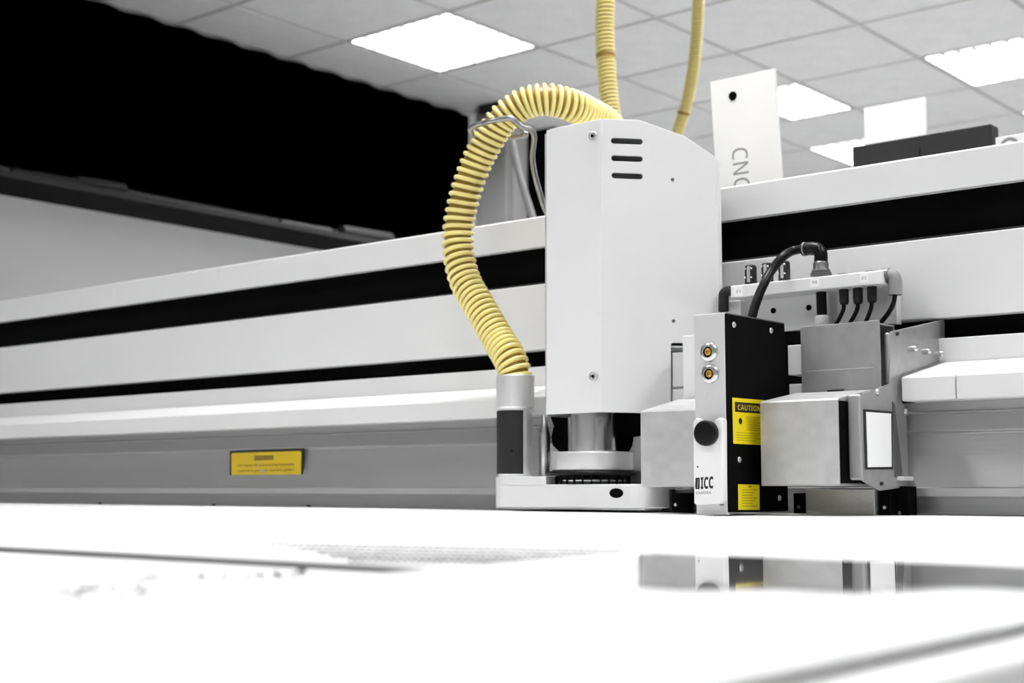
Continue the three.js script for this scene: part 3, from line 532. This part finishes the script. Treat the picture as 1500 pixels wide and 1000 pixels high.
{
  const bx0 = -0.7213, bx1 = -0.6345, BZ = -1.26;
  const tp = un(1177, 572.5, 'x', bx0), s = (tp.y - 0.1145) / (BZ - tp.z);
  const yb = 0.1145 + s * 0.075;
  const c = thing('sensor_housing', 'grey sheet metal housing with sloping top beside the yellow caution label', 'machine cover', null, [0, 0, 0]);
  add('shell', alongX([[BZ, 0.031], [BZ - 0.0015, 0.0296], [-1.335, 0.0296], [-1.335, yb], [BZ - 0.0015, 0.1152], [BZ, 0.1134]], bx0, bx1, 0.0006), M.sheet_steel, c);
  add('end_cap', ext(bx1 - 0.0004, bx1 + 0.0006, 0.032, 0.1128, -1.33, BZ - 0.001, 0), M.black_paint, c).userData.label = 'black end plate of the housing';
  const UZ = -1.336;
  add('upper_box', plate([[1172, 480], [1174, 478.5], [1286, 468.5], [1288, 470], [1291, 572], [1175, 576]], planeZ(UZ), 0.0015, 0.0005), M.bracket_steel, c).userData.label = 'grey upper sheet box';
  const ub = g => g; const ubx = c.children[c.children.length - 1];
  const l = un(1173, 520, 'z', UZ).x, r = un(1288, 520, 'z', UZ).x, ut = un(1230, 474, 'z', UZ).y;
  add('fold_line', (() => { const a = un(1181, 544, 'z', UZ), b2 = un(1279, 542, 'z', UZ); return ext(a.x, b2.x, a.y - 0.0005, a.y + 0.0005, UZ, UZ + 0.0008, 0.0003); })(), M.sheet_steel, ubx);
  for (const [n, e] of [['box_top', [l, r, ut - 0.0035, ut - 0.002, -1.372, UZ - 0.0012]], ['box_back', [l, r, 0.12, ut - 0.002, -1.3735, -1.372]], ['box_side', [l, l + 0.0015, 0.12, ut - 0.002, -1.372, UZ - 0.0012]], ['box_floor', [l, r, 0.12, 0.1215, -1.372, UZ - 0.0012]]])
    add(n, ext(...e, 0), M.bracket_steel, c);
  { const q = un(1236, 621, 'x', bx1 + 0.0006); add('cable_hole', cyl(V(bx1 + 0.0006, q.y, q.z), 0.005, 0.0006, 'x', 0.005, 18), M.black_slot, c); }
  { const a = un(1214, 570, 'z', UZ), b2 = un(1237, 570, 'z', UZ); add('latch', ext(a.x, b2.x, yb - 0.001, yb + 0.0014, UZ - 0.0005, UZ + 0.004, 0.0005), M.dark_grey, c); }
  add('support', pxBox(1154, 505, 1174, 549, -1.35, 0.03), M.white_plastic, c).userData.label = 'pale support beside the black camera cover';
  add('support', pxBox(1156, 562, 1174, 580, -1.35, 0.03), M.white_plastic, c);
  // carriage below
  const d = thing('carriage_block', 'grey carriage block with black end posts under the sensor housing', 'machine foot', null, [0, 0, 0]);
  add('panel', pxBox(1180, 716, 1281, 755.5, -1.34, 0.03), M.sheet_steel, d);
  const p0 = add('post', pxBox(1162, 722, 1179, 752, -1.343, 0.02), M.black_paint, d), p1 = add('post', pxBox(1287, 715, 1304, 756, -1.345, 0.02), M.black_paint, d), p2 = add('post', pxBox(1311, 712, 1331, 756, -1.36, 0.02), M.black_paint, d);
  for (const [px, py, z, p] of [[1170, 742, -1.343, p0], [1296, 743, -1.345, p1], [1318, 751, -1.36, p2]]) { const q = un(px, py, 'z', z); add('screw', cyl(V(q.x, q.y, z + 0.0006), 0.002, 0.0014, 'z', 0.0016, 12), M.nickel, p); }
  // side bracket plate at right
  const XP = -0.6185, sp = planeX(XP);
  const b = thing('side_bracket', 'folded grey metal side bracket with a white rectangular plate', 'bracket', null, [0, 0, 0]);
  add('side_plate', plate([[1263, 576], [1283, 570], [1303, 562], [1305, 487], [1307, 485], [1382, 468], [1384, 470], [1384, 526.5], [1321, 549], [1321, 588], [1328, 600], [1331, 700], [1329, 713], [1290, 718.5], [1264, 704]], sp, 0.002, 0.0005), M.bracket_steel, b);
  const z1 = un(1263, 640, 'x', XP).z, z2 = un(1304.5, 520, 'x', XP).z;
  const fa = Math.max(-0.633, un(1243, 640, 'z', z1).x), fb = Math.max(r + 0.0008, un(1291, 520, 'z', z2).x), yT = un(1263, 577, 'x', XP).y, yB = un(1264, 703, 'x', XP).y, yU = un(1305, 487, 'x', XP).y, yL = un(1303, 563, 'x', XP).y;
  add('lower_flange', ext(fa, XP, yB, yT, z1 - 0.004, z1 + 0.002, 0.0028, 4), M.bracket_steel, b);
  add('upper_flange', ext(fb, XP, yL, yU, z2 - 0.004, z2 + 0.002, 0.0028, 4), M.bracket_steel, b);
  const w1 = add('window_frame', plate([[1265.5, 599], [1307, 602.5], [1308.5, 687], [1268, 687.5]], planeX(XP + 0.0008), 0.0012, 0.0002), M.dark_grey, b); w1.userData.label = 'dark frame of the white plate';
  add('plate', plate([[1269.5, 603], [1305.5, 605.5], [1306.5, 683.5], [1272, 684]], planeX(XP + 0.0016), 0.0012, 0.0003), M.white_label, w1).userData.label = 'white rectangular plate';
  add('gusset', plate([[1308, 588], [1311, 592], [1322, 690], [1321, 699], [1312, 699]], planeX(XP + 0.0012), 0.001, 0.0002), M.dark_steel, b).userData.label = 'dark triangular gusset';
  for (const [px, py, r] of [[1284.5, 574.5, 0.0032], [1326, 603, 0.003], [1290, 708, 0.0018], [1313, 489, 0.0018]]) { const q = un(px, py, 'x', XP); add('screw', lathe(V(XP, q.y, q.z), [[0, 0.003], [r * 0.7, 0.0029], [r, 0.002], [r, 0]], 'x', 16), r > 0.002 ? M.nickel : M.dark_grey, b); }
  for (const [px, py] of [[1331, 511], [1351, 515], [1370, 518.5]]) { const q = un(px, py, 'x', XP); add('stud', lathe(V(XP, q.y, q.z), [[0, 0.0095], [0.0026, 0.009], [0.003, 0.007], [0.003, 0]], 'x', 16), M.nickel, b).userData.label = 'small bright stud'; }
  { const q = un(1313, 700, 'x', XP), q2 = un(1331, 703, 'x', XP); add('spacer', ext(XP, XP + 0.006, q.y - 0.0028, q.y + 0.0018, q2.z, q.z, 0.001), M.alu_bright, b).userData.label = 'bright spacer at the bottom'; }
}

// ------------------------------------------------------------------ connector bar
{
  const CZ = -1.405, A = un(1070, 428, 'z', CZ), B = un(1291, 404, 'z', CZ), yt = un(1180, 407, 'z', CZ).y, yb = un(1180, 426, 'z', CZ).y;
  const g = thing('connector_bar', 'white connector bar with three small paper tags in front of the beam', 'connector bar', null, [0, 0, 0]);
  add('bar', ext(A.x, B.x, yb, yt, -1.438, CZ, 0.0015), M.white_plastic, g);
  add('back_plate', plate([[1084, 430], [1312, 405], [1314, 474], [1084, 490]], planeZ(-1.44), 0.012, 0.0006), M.alu, g).userData.label = 'bare metal plate behind the bar';
  const bp = g.children[1];
  for (const [px, py] of [[1133, 455], [1185, 450.5]]) { const q = un(px, py, 'z', -1.44); add('hole', cyl(V(q.x, q.y, -1.4398), 0.0034, 0.001, 'z', 0.0034, 18), M.black_paint, bp); }
  add('side_block', pxBox(1066, 440, 1085, 470, -1.43, 0.02), M.white_plastic, g);
  ['P3', 'P4', 'P5'].forEach((tx, k) => {
    const [x0, y0] = [[1075.5, 420.5], [1187, 407], [1259.5, 401]][k];
    add('paper_tag', decal(...onZ(CZ, [x0, y0], [x0 + 13, y0 - 1.4], [x0 + 13, y0 + 12.6], [x0, y0 + 14]), 0.0004), canvasMat(128, 128, (c) => { c.fillStyle = '#fbfbfb'; c.fillRect(0, 0, 128, 128); c.fillStyle = '#9a9a9a'; c.font = 'bold 62px sans-serif'; c.textAlign = 'center'; c.textBaseline = 'middle'; c.fillText(tx, 64, 66); }, 0.6), g).userData.label = 'small white paper tag';
  });
  for (const [px, py] of [[1096, 401], [1120.5, 398], [1145, 395]]) {
    const s = add('plug_socket', pxBox(px - 6.5, py - 14, px + 6.5, py + 22, -1.43, 0.012, 0.003), M.dark_grey, g); s.userData.label = 'dark socket with four rivets';
    add('face', pxBox(px - 2.2, py - 11, px + 2.2, py + 12, -1.4292, 0.002, 0.0006), M.sheet_steel, s);
    for (const [dx, dy] of [[-4.6, -7.5], [4.4, -8], [-4.6, 5.5], [4.4, 5]]) { const q = un(px + dx, py + dy, 'z', -1.4295); add('rivet', new THREE.SphereGeometry(0.0013, 10, 8).translate(q.x, q.y, q.z), M.chrome, s); }
  }
  for (const px of [1236, 1277]) { const q = un(px, 397.5 - (px - 1236) * 0.1, 'z', -1.42); add('cap', cyl(V(q.x, yt + 0.001, -1.42), 0.0085, 0.0028, 'y', 0.0075, 24), M.dark_steel, g); }
  // left elbow
  { const q = un(1060, 427, 'z', -1.415); const e = add('elbow', tube([un(1074, 426, 'z', -1.415), un(1064, 427, 'z', -1.415), un(1060.5, 431, 'z', -1.415), un(1060, 438, 'z', -1.415), un(1060, 456, 'z', -1.415)], 0.0062, 30, 14), M.dark_grey, g); e.userData.label = 'dark grey elbow plug'; }
}
// black camera cable with its elbow plug
{
  const g = thing('camera_cable', 'thick black cable bending from its elbow plug down behind the camera unit', 'cable', null, [0, 0, 0]);
  const z = -1.418, P = (x, y, zz = z) => un(x, y, 'z', zz);
  add('cable', tube([P(1100, 472, -1.36), P(1106, 448, -1.365), P(1118, 418, -1.375), P(1131, 395, -1.39), P(1147, 376, -1.4), P(1163, 367), P(1180, 364.5)], 0.0052, 70, 14), M.black_rubber, g);
  const e = add('elbow_plug', tube([P(1176, 365), P(1190, 364), P(1198, 365.5), P(1202, 371), P(1202.5, 386)], 0.0076, 40, 16), M.black_rubber, g);
  add('collar', tube([P(1178.5, 364.9), P(1180.5, 364.7)], 0.0082, 3, 18), M.column_grey, e).userData.label = 'thin grey ring on the plug';
  const q = P(1202.5, 392), yk = (py) => un(1202, py, 'z', z).y;
  const n = add('knurled_nut', lathe(V(q.x, 0, q.z), [[0, yk(402)], [0.0105, yk(402)], [0.0105, yk(396)], [0.0086, yk(394)], [0.0088, yk(386)], [0.0074, yk(383)], [0.004, yk(382)]], 'y', 18), M.dark_steel, g); n.userData.label = 'knurled metal nut';
  add('flange', cyl(V(q.x, yk(402), q.z), 0.0125, 0.003, 'y', 0.0125, 8), M.dark_steel, n);
}
{
  const z = -1.425, P = (x, y) => un(x, y, 'z', z), g = thing('straight_cable', 'short thick black cable with a pale ferrule under the connector bar', 'cable', null, [0, 0, 0]);
  const a = P(1203, 428), b = P(1204, 462);
  add('cable', tube([a, P(1203.5, 445), b], 0.0058, 20, 16), M.black_rubber, g);
  add('ferrule', lathe(V(b.x, 0, b.z), [[0, P(1204, 480).y], [0.0082, P(1204, 480).y], [0.0082, P(1204, 466).y], [0.007, P(1204, 462).y], [0, P(1204, 461).y]], 'y', 24), M.white_plastic, g).userData.label = 'pale ferrule';
}
[[1236, 1225, 422, 446], [1256.5, 1245, 420, 445], [1277, 1268, 417, 443]].forEach(([x0, x1, y0, y1]) => {
  const z = -1.422, P = (x, y) => un(x, y, 'z', z), g = thing('sensor_cable', 'thin dark sensor cable with a straight plug hanging under the connector bar', 'cable', 'straight sensor cables under the connector bar', [0, 0, 0]);
  const a = P(x0, y0), b = P(x0, y1);
  add('plug', lathe(V(a.x, 0, a.z), [[0, b.y], [0.0042, b.y], [0.0052, b.y + 0.003], [0.0054, a.y], [0, a.y]], 'y', 18), M.dark_grey, g);
  add('cable', tube([P(x0, y1 - 2), P(x0 - 0.5, y1 + 6), P(x0 - (x0 - x1) * 0.45, y1 + 17), P(x1, y1 + 28), P(x1 - 8, y1 + 40)], 0.0023, 30, 10), M.black_rubber, g);
});
{
  const z = -1.42, P = (x, y) => un(x, y, 'z', z), g = thing('elbow_cable', 'grey elbow plug at the end of the connector bar with a thin dark cable', 'cable', null, [0, 0, 0]);
  add('plug', tube([P(1291, 405), P(1303, 403), P(1309, 405), P(1311, 411), P(1311.5, 432)], 0.0072, 40, 16), M.column_grey, g);
  const q = P(1299, 404);
  add('ring', cyl(q, 0.0085, 0.008, 'x', 0.0085, 20), M.dark_steel, g);
  add('cable', tube([P(1311, 431), P(1309, 443), P(1302, 457), P(1292, 470), P(1282, 480)], 0.0026, 30, 10), M.black_rubber, g);
}

// ------------------------------------------------------------------ things standing behind the beam
{
  const z = -1.8, a = un(1043, 122, 'z', z), b = un(1137, 100, 'z', z), lo = un(1060, 270, 'z', z);
  const w = b.x - a.x, top = (a.y + b.y) / 2, slant = 0.09, h = top / Math.cos(slant);
  const s = thing('white_sign', 'tall white sign board with sideways letters CNC leaning on the beam', 'sign', null, [(a.x + b.x) / 2, 0, z - Math.tan(slant) * top]);
  s.rotation.x = slant;
  const board = extrude((() => { const sh = shapeOf([[-w / 2, 0], [w / 2, 0], [w / 2, h], [-w / 2, h]]); return sh; })(), 0.006, 0.0008, 20);
  add('board', board, M.white_label, s);
  { const q = un(1075, 129, 'z', z); add('dark_hole_disc', cyl(V(q.x - (a.x + b.x) / 2, h - 0.028, 0.006), 0.0075, 0.003, 'z', 0.0065, 20), M.black_paint, s).userData.label = 'black disc standing for a dark hole'; }  // black disc stands in for the dark seen through a hole
  const m = canvasMat(512, 1024, (c, W, H) => { c.fillStyle = '#f3f3f3'; c.fillRect(0, 0, W, H); c.save(); c.translate(70, 20); c.rotate(Math.PI / 2); c.fillStyle = '#8e8e8e'; c.font = '520px sans-serif'; c.textBaseline = 'alphabetic'; c.fillText('CNC', 0, 0, 980); c.restore(); }, 0.6);
  m.side = THREE.FrontSide;
  const yA = h * (un(1083, 212, 'z', z).y / top), x0 = un(1069, 240, 'z', z).x - (a.x + b.x) / 2, x1 = un(1100, 240, 'z', z).x - (a.x + b.x) / 2, dx = -0.003;
  add('lettering', decal(V(x0 + dx, yA, 0.006), V(x1 + dx, yA, 0.006), V(x1 + dx, yA - 0.068, 0.006), V(x0 + dx, yA - 0.068, 0.006), 0.0002), m, s).userData.label = 'grey letters CNC turned sideways';
}
{
  const z = -2.1, a = un(1248, 214, 'z', z), b = un(1452, 182, 'z', z);
  const c = thing('dark_board', 'long dark grey board standing upright behind the gantry beam', 'board', null, [a.x, 0, z]);
  add('body', ext(0, b.x - a.x, 0, (a.y + b.y) / 2, -0.03, 0, 0.002), M.dark_grey, c);
  add('door_gap', ext((b.x - a.x) * 0.5 - 0.001, (b.x - a.x) * 0.5 + 0.001, 0.02, (a.y + b.y) / 2 - 0.02, -0.001, 0.0006, 0), M.black_paint, c);
  const topY = (a.y + b.y) / 2, z2 = z - 0.01, p = un(1265, 157, 'z', z2), q = un(1355, 143, 'z', z2);
  const k = thing('white_card', 'plain white card standing on the long dark grey board', 'card', null, [p.x, topY, z2]);
  add('card', ext(0, q.x - p.x, 0, (p.y + q.y) / 2 - topY, -0.006, 0, 0.001), M.white_label, k);
  const z3 = -2.0, r = un(1458, 205, 'z', z3), t = un(1530, 188, 'z', z3);
  const s = thing('lettered_sign', 'low white sign with a sideways letter C beside the dark board', 'sign', null, [r.x, 0, z3]);
  add('board', ext(0, t.x - r.x, 0, un(1480, 198, 'z', z3).y, -0.006, 0, 0.001), M.white_plastic, s);
  const yc = un(1478, 200, 'z', z3).y, xc = un(1478, 200, 'z', z3).x - r.x;
  add('lettering', new THREE.TorusGeometry(0.014, 0.0022, 8, 30, Math.PI * 1.4).rotateZ(-0.6).scale(1, 1.2, 0.2).translate(xc, yc - 0.02, 0.0002), M.column_grey, s).userData.label = 'grey letter C turned sideways';
}
renderer.render(scene, camera);
